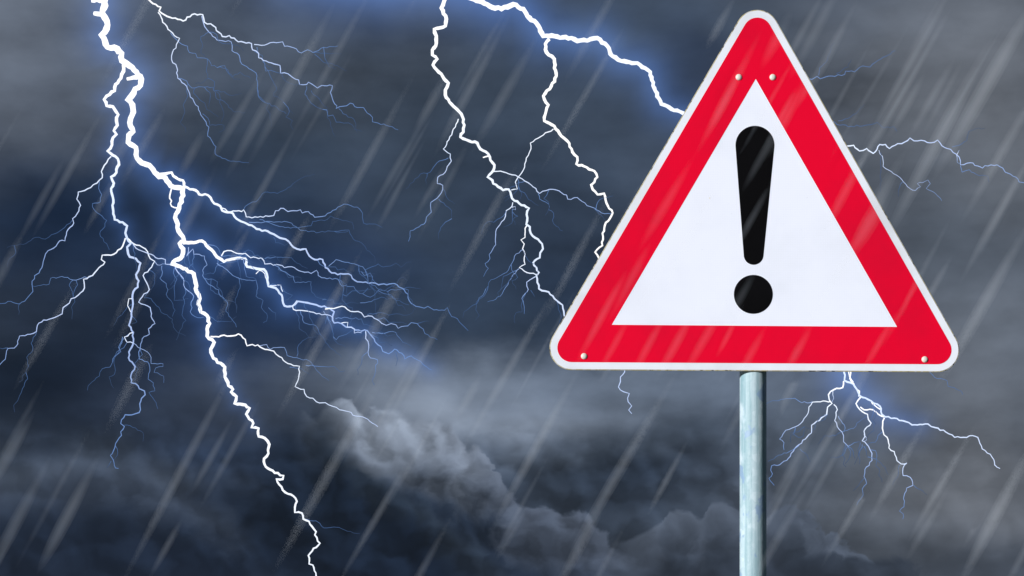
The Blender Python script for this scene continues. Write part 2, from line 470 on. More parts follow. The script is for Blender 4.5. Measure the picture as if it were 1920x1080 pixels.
def tube(name, pts, depths, widths, heats, parent, origin):
    """a tapering channel through photo points at their own depths"""
    P = [at(x, y, d) for (x, y), d in zip(pts, depths)]
    n = len(P); K = 6
    V = []; Fc = []; H = []
    for i in range(n):
        T = (P[min(i + 1, n - 1)] - P[max(i - 1, 0)]).normalized()
        ref = Vector((0, 1, 0)) if abs(T.y) < .9 else Vector((1, 0, 0))
        U = T.cross(ref).normalized(); W = T.cross(U).normalized()
        r = widths[i] * .5 * depths[i] / F
        for k in range(K):
            a = 2 * math.pi * k / K
            V.append(tuple(P[i] + U * (r * math.cos(a)) + W * (r * math.sin(a)) - origin)); H.append(heats[i])
    for i in range(n - 1):
        for k in range(K):
            Fc.append((i * K + k, i * K + (k + 1) % K, (i + 1) * K + (k + 1) % K, (i + 1) * K + k))
    Fc.append(tuple(range(K))[::-1]); Fc.append(tuple((n - 1) * K + k for k in range(K)))
    me = bpy.data.meshes.new(name); me.from_pydata(V, [], Fc)
    at_ = me.attributes.new('charge', 'FLOAT', 'POINT'); at_.data.foreach_set('value', H)
    for p in me.polygons: p.use_smooth = True
    return link(name, me, M_bolt, parent)

class Bolt:
    def __init__(s, label, depth, seed, foot):
        s.rg = random.Random(seed); s.depth = depth; s.near = []
        s.origin = at(foot[0], foot[1], depth)
        s.root = bpy.data.objects.new('lightning_bolt', None); col.objects.link(s.root)
        s.root.location = s.origin
        tag(s.root, label, 'lightning', 'lightning bolts in the storm sky')
    def jag(s, pts, j):
        out = [pts[0]]
        for a, b_ in zip(pts, pts[1:]):
            L = math.hypot(b_[0] - a[0], b_[1] - a[1])
            k = max(1, int(L / 5.0))
            nx, ny = -(b_[1] - a[1]) / (L + 1e-6), (b_[0] - a[0]) / (L + 1e-6)
            for i in range(1, k):
                u = i / k; d = s.rg.uniform(-j, j)
                out.append((a[0] + (b_[0] - a[0]) * u + nx * d, a[1] + (b_[1] - a[1]) * u + ny * d))
            out.append(b_)
        return out
    def depth_at(s, p):
        if not s.near: return s.depth
        return min(s.near, key=lambda q: (q[0] - p[0]) ** 2 + (q[1] - p[1]) ** 2)[2]
    def add(s, name, spec, w0, w1, h0, h1, parent=None, j=1.7, spread=1.0):
        w0, w1 = (w * (.7 if w < 5 else 1.0) for w in (w0, w1))
        pts = s.jag(path(spec), j)
        d0 = s.depth_at(pts[0]); dep = []; d = d0; vel = s.rg.uniform(-.5, .5) * spread
        for i, p in enumerate(pts):
            if i:
                L = math.hypot(p[0] - pts[i - 1][0], p[1] - pts[i - 1][1])
                vel = vel * .93 + s.rg.uniform(-.14, .14) * spread
                d += vel * L * s.depth / F
            dep.append(d)
        n = len(pts)
        w = [(w0 + (w1 - w0) * (i / (n - 1)) ** .9) * s.rg.uniform(.88, 1.12) for i in range(n)]
        h = [h0 + (h1 - h0) * (i / (n - 1)) ** 1.05 for i in range(n)]
        s.near += [(p[0], p[1], q) for p, q in zip(pts, dep)]
        o = tube(name, pts, dep, w, h, parent or s.root, s.origin)
        o['_trace'] = 0; del o['_trace']
        s.last = (pts, dep)
        return o
    def main(s, spec, w0, w1, h0=1.0, h1=.95, name='main_channel', **k): return s.add(name, spec, w0, w1, h0, h1, **k)
    def branch(s, spec, w0, w1, h0, h1, parent=None, **k): return s.add('branch', spec, w0, w1, h0, h1, parent, **k)
    def twigs(s, parent, *specs):
        for sp_ in specs:
            h, q = sp_
            s.add('twig', q, 1.65 if h > .3 else 1.4, .9, h, max(0.0, h - .3), parent, j=1.7)
    def filaments(s, parent, count, box, ang, spread_, length):
        src = [q for q in s.near if box[0] < q[0] < box[2] and box[1] < q[1] < box[3]]
        for i in range(count):
            q = s.rg.choice(src); a = math.radians(ang + s.rg.uniform(-spread_, spread_)); x, y = q[0], q[1]
            toks = ['W %.1f,%.1f' % (x, y)]; L = 0.0; goal = s.rg.uniform(*length); a0 = a
            while L < goal:
                st_ = s.rg.uniform(7, 15); a = a0 + s.rg.uniform(-.95, .95); a0 += s.rg.uniform(-.12, .12)
                x += st_ * math.cos(a); y += st_ * math.sin(a); L += st_
                toks.append('%.1f,%.1f' % (x, y))
            s.add('twig', ' '.join(toks), 1.5, 1.0, s.rg.uniform(.2, .36), .0, parent, j=1.2)
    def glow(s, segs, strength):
        """emissive volume imitating the light scattered around the thick channels; segs: (points, depths, radius0, radius1)"""
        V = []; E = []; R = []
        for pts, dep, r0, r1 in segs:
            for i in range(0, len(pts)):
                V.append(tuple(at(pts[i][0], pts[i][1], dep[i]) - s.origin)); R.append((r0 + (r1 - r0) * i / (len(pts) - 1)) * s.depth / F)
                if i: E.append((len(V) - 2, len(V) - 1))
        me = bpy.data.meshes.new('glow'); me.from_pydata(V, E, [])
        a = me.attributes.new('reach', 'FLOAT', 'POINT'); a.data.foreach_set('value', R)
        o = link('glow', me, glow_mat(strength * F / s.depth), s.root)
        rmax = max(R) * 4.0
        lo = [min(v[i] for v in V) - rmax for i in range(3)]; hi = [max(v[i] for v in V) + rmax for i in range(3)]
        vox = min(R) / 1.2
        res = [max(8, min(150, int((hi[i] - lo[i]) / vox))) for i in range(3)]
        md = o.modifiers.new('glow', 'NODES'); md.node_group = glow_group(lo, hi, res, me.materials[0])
        o['kind'] = 'stuff'; o['label'] = 'blue glow around the channel, imitated by an emissive volume'
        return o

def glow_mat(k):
    m = bpy.data.materials.new('glow_emission'); m.use_nodes = True; t = m.node_tree
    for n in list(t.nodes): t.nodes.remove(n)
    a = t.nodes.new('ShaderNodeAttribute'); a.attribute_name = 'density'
    e = t.nodes.new('ShaderNodeEmission'); e.inputs[0].default_value = (.11, .27, .80, 1)  # the halo emits this blue itself, in place of scattered bolt light
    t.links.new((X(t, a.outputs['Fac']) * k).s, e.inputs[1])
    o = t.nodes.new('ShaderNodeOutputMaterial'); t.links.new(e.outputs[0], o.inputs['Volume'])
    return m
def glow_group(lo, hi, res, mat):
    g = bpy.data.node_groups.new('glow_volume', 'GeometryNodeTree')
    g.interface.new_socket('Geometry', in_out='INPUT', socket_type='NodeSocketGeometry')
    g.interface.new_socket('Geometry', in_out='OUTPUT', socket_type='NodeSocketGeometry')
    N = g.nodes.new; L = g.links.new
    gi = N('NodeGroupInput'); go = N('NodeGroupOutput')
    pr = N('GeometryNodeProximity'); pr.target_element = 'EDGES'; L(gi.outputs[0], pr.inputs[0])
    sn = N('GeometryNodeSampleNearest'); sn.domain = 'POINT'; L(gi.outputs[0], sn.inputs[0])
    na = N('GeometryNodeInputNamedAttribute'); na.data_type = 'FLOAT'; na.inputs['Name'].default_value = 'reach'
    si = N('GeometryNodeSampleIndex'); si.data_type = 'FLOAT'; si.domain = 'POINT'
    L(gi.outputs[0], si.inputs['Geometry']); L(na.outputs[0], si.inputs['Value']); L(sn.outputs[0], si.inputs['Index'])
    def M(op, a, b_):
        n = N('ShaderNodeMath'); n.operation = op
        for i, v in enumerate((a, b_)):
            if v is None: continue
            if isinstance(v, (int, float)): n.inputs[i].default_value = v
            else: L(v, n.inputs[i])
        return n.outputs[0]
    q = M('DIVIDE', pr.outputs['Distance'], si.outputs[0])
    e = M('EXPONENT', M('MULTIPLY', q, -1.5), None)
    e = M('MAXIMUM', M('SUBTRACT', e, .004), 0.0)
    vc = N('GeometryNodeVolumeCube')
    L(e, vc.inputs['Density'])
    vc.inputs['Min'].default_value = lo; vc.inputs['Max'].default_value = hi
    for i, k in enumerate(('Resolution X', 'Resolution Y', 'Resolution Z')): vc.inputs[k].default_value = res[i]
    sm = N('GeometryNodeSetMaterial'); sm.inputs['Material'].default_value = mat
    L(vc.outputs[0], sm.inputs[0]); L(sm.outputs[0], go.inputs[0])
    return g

# ---- the great bolt on the left
b = Bolt('thickest lightning bolt on the left, running from the top edge down to the bottom edge', 900.0, 11, (590, 1085))
mainspec = ('A 560,-120 580,-30 590,30 575,75 590,100 605,140 590,180 570,200 590,230 605,265 660,275 685,300 685,340 710,355 745,380 775,420 795,445 790,480 760,500 740,540 715,560 745,590 750,630 735,665 730,690 750,740 725,760 720,800 765,830 765,870 785,905 840,930 870,970 895,995 930,1000 960,1045 1000,1055 '
  'B 1030,70 1030,110 1010,160 1000,200 985,235 1000,270 1005,310 1035,360 1010,380 1030,410 1025,450 965,495 1030,520 1090,550 1100,600 1105,650 1125,690 1115,720 1130,765 1165,785 1180,830 1165,860 '
  'H 85,90 125,125 105,165 120,215 185,265 185,320 205,370 230,390 220,405 250,430 240,470 300,478 325,495 305,530 345,580 335,605 375,610 375,655 410,665 435,700 430,750 405,780 415,825 465,860 515,875 510,895 475,895 490,925 525,970 570,990 590,1020 '
  'I 635,545 635,585 690,590 700,635 745,655 780,710 800,735 790,760 830,825 780,865 740,920 745,985 775,995 800,1080 815,1180')
mc = b.main(mainspec, 12.5, 3.4, 1.0, .86, spread=.4)
g_main = b.last
b.branch('A 578,5 545,0 515,5', 8, 6, 1, 1, mc); b.branch('A 580,75 550,78 530,75', 9, 8, 1, 1, mc); b.branch('A 785,430 750,436 715,444', 10, 6, 1, 1, mc)
s2 = b.branch('A 700,352 695,400 680,440 650,475 645,510 600,540 585,560 600,595 635,600 665,645 655,680 660,705 640,735 655,755 635,775 630,815 605,850 650,880 668,910 655,970 625,995 640,1030 625,1060 '
  'B 635,120 635,180 645,245 690,260 715,280 705,320 715,350 735,380 715,400 730,455 765,465 790,490 780,530 765,555 780,590 775,625 750,650 748,720 740,790 725,840 750,880 750,935 725,990 '
  'G 875,130 912,170 885,225 885,280 915,285 940,320 975,335 980,360 955,385 945,440 940,480 910,490 845,495 820,530 815,555 840,575 815,610 820,635 780,690 765,740 745,770 770,820 780,855 800,858', 6.5, 1.8, 1, .3, spread=.5)
g_2 = b.last
q = b.branch('A 625,880 600,915 570,965 575,1000 545,1030 510,1055 440,1080 B 440,105 432,130 453,165 435,210 408,240 415,265 375,315 365,365 335,365 315,395 270,420 250,460 240,500 220,545 195,560 180,610 185,650 150,690 110,720 60,705 0,718 -40,722', 3.2, 1.4, .85, .2)
b.twigs(q, (.22, 'B 405,250 350,300 290,330 255,355 200,345 130,385 80,390 40,402'), (.2, 'B 110,715 105,780'))
q = b.branch('B 705,350 690,395 640,440 575,445 570,470 590,485 545,530 520,560 470,580 475,630 440,670 400,690 390,715 355,740 350,775 310,795 245,810 210,840 205,875 170,890 110,900 100,945 80,968 45,970 30,1030 0,1060 -40,1090', 3.6, 1.6, .92, .4)
b.twigs(q, (.5, 'B 520,560 460,575 410,585 380,570 330,570 285,575 275,610 230,615 180,618'), (.25, 'B 205,880 175,940 185,980 150,1020 160,1075 G 195,155 175,210 150,235 155,260 130,275'), (.3, 'B 45,968 0,968 -30,975'))
q = b.branch('B 560,30 555,70 572,105 565,145 520,155 530,190 560,215 600,250 590,285 565,310 565,340 600,380 615,415', 1.8, 1.2, .32, .15)
q = b.branch('B 715,350 750,380 800,400 830,425 845,465 870,480 840,525 805,560 825,600 840,640 800,680 780,710 845,740 850,790 872,830 835,860 840,890 800,915 790,960 780,990 785,1030 830,1045 G 1005,150 1012,200 1000,255 1035,280 1045,335 1005,345 1040,395 1065,455', 3.4, 1.2, .9, .15)
b.twigs(q, (.25, 'B 840,640 810,685 850,690 880,730 920,775 970,805 975,850 1000,880 1045,900'), (.28, 'B 840,530 870,550 870,600 845,640'))
q = b.branch('B 735,370 780,415 820,430 850,440 890,465 930,470 930,495 965,495', 2.4, 2.4, .7, .6)
b.twigs(q, (.6, 'B 870,480 885,500 960,495'), (.42, 'B 910,505 910,560 900,575 935,605 945,640 935,665 965,705 985,755 970,790'))
b.branch('B 748,690 725,690 718,730 735,765', 2.4, 2.2, .85, .8, s2)
q = b.branch('B 748,880 700,905 715,935 750,940', 2.6, 2.2, .85, .7)
b.twigs(q, (.42, 'B 690,905 670,980 640,1020 620,1075'), (.42, 'B 725,890 G 820,0 800,40 815,70 760,120 740,175 690,185 670,235 620,275 595,300 590,330'), (.55, 'B 750,940 790,970 830,990 850,1020 G 1020,150 1045,150 1100,150 1100,170 1050,180 1040,210 1105,235 1105,280'))
b.twigs(s2, (.22, 'G 840,565 880,570 915,585 965,615 970,640 965,675'), (.3, 'G 780,705 795,750 770,800'), (.25, 'G 750,810 720,855'), (.25, 'B 745,790 770,820 740,830'), (.24, 'B 740,720 660,800 640,840'))
q = b.branch('B 985,500 1000,540 1030,575 1040,630 1090,675 1075,710 1080,740 1070,765 1095,790 1145,795', 2.6, 1.4, .65, .25)
b.twigs(q, (.34, 'B 985,510 975,545 995,580 980,620 980,700 1060,690'))
r5 = b.branch('A 895,980 965,970 975,990 1030,1015 1035,1045 C 140,150 200,170 220,193 270,198 305,245 340,260 350,285 410,300 430,330 500,365 560,390 620,410 660,430 720,455 750,490 790,505 820,500 840,540 870,560 915,560 930,605 965,635 1000,645 1060,640 1110,685 1190,690 1230,702 1320,695 1360,720 1395,755 1395,775 J 770,130 810,155 880,170 910,155 960,185 1050,188 1075,165 1090,205 1110,240 1160,260 1200,310 1250,360', 5.2, 1.4, 1, .2, spread=.6)
g_5 = b.last
q = b.branch('C 350,270 380,290 460,290 470,280 485,320 550,322 640,312 650,285 695,272 720,290 750,285 790,280 800,298 835,290 870,322 910,318 960,295 1000,265 1035,248 1090,265 1110,265 1140,300 1145,355 1210,360 1250,380', 3.0, 1.2, .88, .12)
b.twigs(q, (.3, 'C 470,280 495,250 550,225 575,190 605,180 660,188 720,155 760,125 810,95 870,80'), (.45, 'C 500,350 550,350 600,345 640,350 700,345 740,355 790,395 850,400 880,410 960,400 1000,410 1060,400'), (.36, 'C 560,335 610,350 660,370 720,378 780,380 850,370 860,345 940,335 960,315 1000,330 1080,350 1090,390'))
b.twigs(r5, (.22, 'C 640,435 650,465 700,480 725,460'), (.45, 'C 950,595 990,560 1040,575 1110,590 1140,600 1160,640 1170,685 1220,720 1280,740 1290,765 1360,800 1400,815'), (.25, 'C 1115,590 1115,625 1150,635 1210,640'))
r6 = b.branch('C 130,465 190,465 235,455 260,480 290,505 320,545 360,572 420,555 480,555 490,600 545,612 585,615 605,660 610,710 650,720 685,760 700,820 745,822 775,795 830,803 880,815 J 80,170 120,200 105,245 120,295 180,300 220,330 265,330 300,355 400,360 440,410 465,455 515,495 530,535 580,555 630,515 690,550 715,600 770,572 810,600 850,620 900,665 940,690', 6.2, 1.4, 1, .3, spread=.6)
g_6 = b.last
b.branch('C 540,640 560,620 590,640 605,690', 2.4, 2, .9, .8, r6); b.branch('C 610,705 680,705 690,740', 2.4, 2, .85, .8, r6); b.branch('C 750,840 745,822 770,790', 2.4, 2, .8, .7, r6)
b.branch('J 170,300 235,290 230,330 290,345 290,380 350,378', 2.2, 1.6, .85, .6, r6)
q = b.branch('C 345,540 360,515 400,510 420,520 480,525 510,550 570,550 590,585 670,590 700,605 740,600 780,622 850,638 880,620 890,650 910,662 1000,670 1025,710 1090,712 1110,740 1140,752 1170,720', 3.0, 1.3, .9, .2)
b.twigs(q, (.42, 'C 640,590 690,625 750,655 760,690 850,685 855,745 890,775 960,790'), (.34, 'C 590,555 650,545 740,550 770,580 830,610'), (.5, 'C 260,475 300,480 330,500 345,540'), (.4, 'C 340,540 400,540 480,535'), (.25, 'C 1000,670 1050,700 1055,770'))
q = b.branch('C 930,838 J 160,160 210,160 230,180 290,200 350,210 375,245 440,238 480,265 520,298 560,315 600,300 640,310 660,340 740,320 770,292 820,300 870,345 885,385 930,415 990,435', 3.2, 1.2, .95, .2)
b.twigs(q, (.32, 'J 480,265 540,250 580,290 650,290 700,290 740,310'), (.28, 'J 400,225 470,215 530,210 580,230 620,220 700,230 780,210 800,170'), (.25, 'J 820,300 870,285 920,280'))
b.twigs(r6, (.46, 'C 320,580 365,610 410,650 470,672 540,675 550,720 540,765 580,790 570,830 605,880 600,905 580,915'), (.34, 'C 325,550 325,590 300,640 240,640'), (.46, 'C 470,560 475,610 485,655 540,670'), (.34, 'C 600,700 680,705 700,740 745,760 700,790 770,785'), (.3, 'C 440,660 450,720 425,780 430,860'), (.26, 'C 610,830 650,860 650,900'))
q = b.branch('C 750,840 830,850 880,865 940,870 975,890', 2.6, 2.2, .85, .6)
b.twigs(q, (.36, 'C 790,850 810,915 880,935 905,985 930,1025 J 140,550 180,580'), (.34, 'C 940,880 970,960 980,1010 J 150,470 220,500'), (.5, 'C 920,850 960,910 940,880 930,920'))
q = b.branch('J 385,365 385,425 405,450 405,540 425,590 485,605 470,680 460,740 440,780 460,820', 2.4, 1.2, .7, .2)
b.twigs(q, (.34, 'J 395,545 355,580 350,640 315,690 320,735'))
b.twigs(r6, (.46, 'J 440,375 520,385 580,370 640,375 670,420 700,460 770,490'), (.42, 'J 130,260 230,250 350,260 370,310 460,330'), (.3, 'J 430,390 490,420 490,460 570,455 610,490'), (.24, 'J 640,540 655,600 640,660'), (.3, 'J 20,100 110,95 115,130 190,135 260,120 340,125'))
b.branch('B 965,70 955,110 965,170 1000,180', 4, 3.5, 1, 1, mc)
q = b.branch('C 160,490 150,540 185,500 190,530 250,540 265,590 240,620 240,650 265,690 330,730 340,765 380,800 370,850 400,890 430,940', 2.0, 1.3, .58, .2)
b.twigs(q, (.35, 'C 190,530 185,600 200,640'), (.26, 'C 280,880 330,910 400,910 430,880'), (.3, 'C 130,470 155,440 160,470'))
r8 = b.branch('H 105,93 150,95 180,85 215,90 260,78 300,110 310,145 370,140 410,165 460,175 490,205 540,245 605,260 600,325 580,375 630,390 645,430 680,440 700,460 750,465 790,485 830,505 880,515 920,540 960,545 1000,570 1045,600', 3.8, 1.5, 1, .62)
b.twigs(r8, (.52, 'H 380,145 420,138 440,165 480,155 520,155 535,200 590,212 660,230 690,265 720,300 770,340'), (.42, 'H 640,255 720,262 800,262 830,290 860,285'), (.28, 'H 590,205 600,140 650,100 700,95'), (.34, 'H 550,265 620,275 660,305'))
b.twigs(mc, (.3, 'I 710,635 800,650 830,670 860,705 960,700 1020,720 1140,750'))
b.filaments(r6, 15, (380, 480, 760, 660), 35, 40, (40, 110)); b.filaments(r5, 10, (430, 380, 760, 560), 15, 35, (40, 110)); b.filaments(s2, 7, (20, 420, 300, 700), 105, 35, (40, 100)); b.filaments(mc, 9, (300, 460, 400, 600), 85, 40, (40, 110))
n1 = next(i for i, p in enumerate(g_main[0]) if p[1] > 520)
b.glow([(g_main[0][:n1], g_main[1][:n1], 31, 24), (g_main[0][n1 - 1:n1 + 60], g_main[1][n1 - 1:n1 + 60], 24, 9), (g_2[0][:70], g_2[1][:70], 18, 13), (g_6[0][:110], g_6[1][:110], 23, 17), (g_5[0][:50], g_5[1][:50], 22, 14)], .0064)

# ---- the thin bolt at the top, right of the great one
b = Bolt('thin fading lightning bolt in the upper left, just right of the thickest bolt', 1150.0, 12, (690, 236))
mc = b.main('D -140,-70 -80,-10 -40,20 5,40 -5,62 40,92 130,118 180,82 240,82 250,125 300,145 350,205 390,200 440,235 515,245 520,280 555,300 555,325 610,350 675,368 678,412 720,415 780,450 785,475 825,475 835,462 885,495 910,480 970,482 958,520 975,570 995,595 990,610 1010,600 1050,595 1070,580 1110,605 1145,605 1165,635 1195,660 1195,685 1290,710 1340,730', 4.4, 1.3, 1, .25)
q = b.branch('D -10,70 15,125 45,165 80,200 110,215 90,270 70,295 65,335 95,380 100,440 150,485 170,545 215,600 240,660 275,715 268,765 315,825 310,865 350,890 430,910 500,915', 3.0, 1.2, .9, .15)
b.twigs(q, (.42, 'D 60,185 110,240 155,260 165,295 200,300 210,325 265,330 290,370 370,385 410,430 450,405 510,440'), (.26, 'D 265,330 260,400 270,440 230,470 200,470'), (.3, 'D 275,180 230,205 240,260 230,300 265,330'), (.36, 'D 105,440 150,455 180,495 250,490 300,490 315,550 370,580 410,625 480,635'), (.2, 'D 310,510 360,515 390,535 460,525'), (.26, 'D 240,640 270,665 280,705 360,705 360,730 330,745'))
q = b.branch('D 235,90 245,130 275,180 320,225 400,235 405,285 445,310 460,360 540,410 550,480 555,545 600,580 660,605 710,640', 2.4, 1.2, .62, .15)
q = b.branch('D 530,250 570,255 620,240 690,235 700,260 750,268 795,298 830,280 860,295 905,272 970,262 1000,258', 2.4, 1.2, .7, .25)
b.twigs(q, (.25, 'D 860,295 950,302 1020,302'), (.25, 'D 870,305 920,350 1000,370 1050,400'))
b.twigs(mc, (.4, 'D 545,265 550,320'), (.3, 'D 578,345 610,400 655,490 640,540 685,560 720,610 750,640'), (.3, 'D 825,485 815,530 850,580 900,610 945,625 940,660 960,690 970,740 985,770'), (.22, 'D 850,510 910,580 945,620'), (.28, 'D 1005,610 1030,640 1090,670 1110,745'))

b.filaments(mc, 12, (330, 30, 620, 220), 60, 40, (40, 100))
# ---- the middle bolt
b = Bolt('medium lightning bolt in the middle, from the top edge to the sign', 1000.0, 13, (1180, 770))
mc = b.main('E 220,-90 200,-20 180,40 205,95 200,130 145,145 155,180 155,215 135,250 135,275 160,295 138,325 180,370 215,415 200,450 200,475 230,520 280,570 295,625 290,660 275,685 320,705 360,715 375,745 415,770 425,800 F 612,30 605,65 570,105 600,125 605,145 665,185 700,180 720,235 735,250 825,295 810,335 808,395 830,410 835,450 905,515 910,545 893,570 890,600 850,630 885,690 870,710 885,790 945,810 980,850 1030,890 1040,950 W 1064,604 1090,630 1130,660 1169,684 O 770,710 735,750 735,790 718,835 760,875 810,890 795,930 800,960 830,995 805,1030 830,1060', 7.4, 1.9, 1, .62, spread=.5)
b.branch('E 415,780 388,788', 4, 3, 1, 1, mc)
g_m = b.last if False else None
q = b.branch('E 265,595 235,660 190,745 225,770 230,805 205,850 F 310,75 265,105 262,145 295,155 295,180 260,235 222,260 225,320 195,350 190,380 150,410 95,435 95,470 85,500', 2.8, 1.3, .88, .3)
b.twigs(q, (.34, 'E 215,790 170,805 125,860 75,870 40,910 0,945'), (.28, 'F 270,240 330,290 350,310 350,360'), (.25, 'F 300,180 320,230 370,270'), (.25, 'F 200,80 190,120 195,150'))
q = b.branch('F 605,70 650,68 700,85 760,105 800,130 850,165 890,205 950,180 1010,190 1055,215 1062,240 1120,230 1180,280 1225,295 1270,325 1330,330', 2.8, 1.5, .84, .4)
b.twigs(q, (.38, 'F 880,205 890,240 945,270 945,305 975,325 968,370 990,405 1030,435'), (.36, 'F 1235,300 1245,260 1275,235 1340,220'), (.3, 'F 1220,290 1270,340 1290,370'))
q = b.branch('F 725,260 720,285 685,310 680,345 655,380 620,440 620,520 580,580 585,605 555,635 575,665 545,715', 2.6, 1.2, .8, .25)
b.twigs(q, (.75, 'F 720,290 740,285 742,305 722,300'), (.28, 'F 725,320 755,345 725,365 740,400'))
q = b.branch('F 815,395 800,420 800,475 775,490 795,515 785,545 800,580 800,640 765,660 830,695 870,705', 3.0, 2.4, .95, .8)
b.twigs(q, (.5, 'F 790,548 735,590 715,640 685,690 630,720 590,735 560,790'), (.55, 'F 765,665 725,705 700,745 695,765 660,820 620,855 570,870'), (.25, 'F 740,680 755,720 720,740 745,795'))
q = b.branch('F 865,715 810,750 820,795 780,850 795,900 795,945', 2.4, 1.2, .7, .25)
b.twigs(mc, (.32, 'F 755,115 760,160 780,210 770,240'), (.25, 'F 835,800 860,840'))
b.filaments(mc, 14, (830, 330, 1040, 560), 105, 40, (35, 90))

# ---- the bolt that runs behind the sign
b = Bolt('thick lightning bolt along the top that runs behind the sign and forks below it', 1080.0, 14, (1860, 878))
mc = b.main('W 560,-60 640,-34 720,-24 800,-26 860,-12 E 370,5 420,30 480,45 540,22 590,45 610,80 655,115 690,180 760,183 830,190 860,205 910,203 960,190 1010,230 1035,280 1080,305 1160,315 1225,360 1245,440 1280,520 1330,545 1400,570 W 1330,225 1380,290 1430,350 1480,430 1520,520 1560,600 1585,660 L 490,40 490,100 540,120 560,150 575,185 640,215 690,245 700,290 720,305 770,312 830,330 870,350 960,345 1000,365 1060,390 1110,420 1160,420 1210,410 1240,420 1265,485 1310,515 1330,545 1335,575 1365,595', 12.0, 2.2, 1, .7, spread=.4)
g_main = b.last
for s_ in ('L 525,40 520,90 545,120', 'L 512,40 515,60 540,110', 'L 560,150 575,160 570,190', 'L 640,215 660,240 690,262'): b.branch(s_, 3.2, 3, 1, 1, mc)
q = b.branch('L 485,105 480,140 430,152 400,180 405,210 420,230 395,250 390,290 350,325 305,352 305,395 270,430 235,460 190,510 165,550 125,575 80,580 75,605 85,625 65,650 95,690', 4.0, 1.4, 1, .3)
b.twigs(q, (.85, 'L 425,160 430,200 418,225'), (.3, 'L 215,365 200,400 230,420 260,410 265,360 300,370'), (.46, 'L 235,465 180,500 120,520 60,555'), (.32, 'L 240,485 280,520 300,560'), (.34, 'L 395,290 380,320 340,335'))
q = b.branch('L 415,218 370,215 310,222 290,250 285,285 255,330 215,360 160,380 145,400 125,430 150,450 150,490', 2.8, 1.3, .95, .4)
b.twigs(q, (.5, 'L 310,220 250,225 210,200 150,205 70,220 40,235'), (.34, 'L 215,365 210,400 190,410'))
q = b.branch('L 430,235 450,265 435,325 460,375 485,410 485,445 510,470', 2.6, 1.8, .85, .5)
b.twigs(q, (.46, 'L 510,470 545,450 580,445'), (.32, 'L 510,470 490,510 445,535 410,535'), (.34, 'L 510,470 540,500 550,540'), (.36, 'L 590,460 570,520 575,570'), (.32, 'L 600,470 620,530'), (.3, 'L 580,450 565,490 575,520'), (.5, 'L 455,300 490,350 490,385 540,370 575,330 620,295'), (.34, 'L 490,385 440,410 400,420'), (.22, 'L 440,410 380,410 340,460'))
q = b.branch('L 580,195 555,230 590,275 620,290 625,320 640,340 600,385 605,415 590,440 625,470 645,510 645,550 605,600 600,640 615,680 590,710 595,745 560,800', 3.6, 1.3, 1, .25)
b.twigs(q, (.8, 'L 600,405 615,435 595,445'), (.36, 'L 640,490 665,495 670,540 720,590 735,630'), (.25, 'L 600,650 570,690 540,720'))
b.branch('L 580,250 600,265 650,265 680,290 710,305', 3.4, 3.4, 1, 1)
q = b.branch('L 715,310 705,350 712,405 730,420 740,480 770,500 785,550 810,570 840,565 820,590 820,635 860,645 875,690 840,705 825,750 825,810 800,835 820,850 818,880', 3.4, 1.3, 1, .3)
b.twigs(q, (.3, 'L 880,690 920,715 955,745'), (.26, 'L 800,575 790,640 760,690'))
q = b.branch('E 720,195 700,220 705,260 745,295 745,340 755,380 730,430 690,480 715,525 700,570 695,605 745,630 780,680 810,705 835,760 860,785 855,820 945,855 960,885 935,920 F 1205,150 1215,180 1245,212 1285,205 1300,265 1338,325 1320,360 1290,400 1275,450 1275,525 1230,565 1255,605 1290,650', 6.6, 4.2, 1, 1, spread=.5)
b.branch('E 740,645 690,675 625,715 628,745 605,790 590,850 565,885 550,910 560,945 530,950', 2.8, 2.2, .88, .8, q)
q = b.branch('W 1430,350 1500,290 1560,268 M 335,680 350,700 395,695 430,730 475,715 515,745 555,690 590,690 615,715 665,685 690,685 740,650 765,668 830,668 865,680 910,663 955,710 990,720 1025,750 1050,790 1050,815 1110,802 1185,835 1200,820 1275,815 1310,835 1325,860 1390,890 1410,920 1460,930', 4.6, 1.6, 1, .42)
b.twigs(q, (.7, 'M 550,725 575,785 575,825 640,870 690,905 740,960 775,972 805,950 785,930 850,908 865,930 840,960 890,985 935,1035'), (.2, 'M 560,740 562,860 560,980'), (.3, 'M 695,920 670,970 670,1010'), (.3, 'M 1000,705 1060,685 1090,665 1100,610 1140,595 1200,590'), (.42, 'M 1050,820 1060,860 1105,845 1150,875 1220,885 1225,920'), (.7, 'M 1025,750 1030,800 1050,810'), (.8, 'M 1030,750 1042,725'))
q = b.branch('W 1430,350 1475,230 1500,160 M 100,285 140,290 170,272 190,287 260,270 340,260 345,240 400,245 450,208 495,215 530,185 590,150 650,115', 2.6, 1.3, .72, .2)
b.twigs(q, (.3, 'M 180,265 185,220 225,185 250,130 255,85 280,65'), (.18, 'M 290,255 360,215 380,170'))
q = b.branch('W 1430,350 1500,270 1545,225 M 260,545 310,572 380,578 480,570 540,555 580,590 640,580 660,610', 2.0, 1.2, .42, .15)
b.twigs(q, (.26, 'M 300,545 360,530 410,500 460,440'))
q = b.branch('W 1585,660 1690,672 P 800,690 830,715 890,765 970,780 980,830 1030,840 1090,870 1105,900', 2.0, 1.2, .6, .2)
b.filaments(mc, 8, (1450, 740, 1680, 880), 95, 50, (30, 80))
n1 = next(i for i, p in enumerate(g_main[0]) if p[0] > 1290); n2 = next(i for i, p in enumerate(g_main[0]) if p[0] > 1575 and p[1] > 640)
b.glow([(g_main[0][:n1], g_main[1][:n1], 48, 24), (g_main[0][n2:n2 + 45], g_main[1][n2:n2 + 45], 42, 20)], .0068)

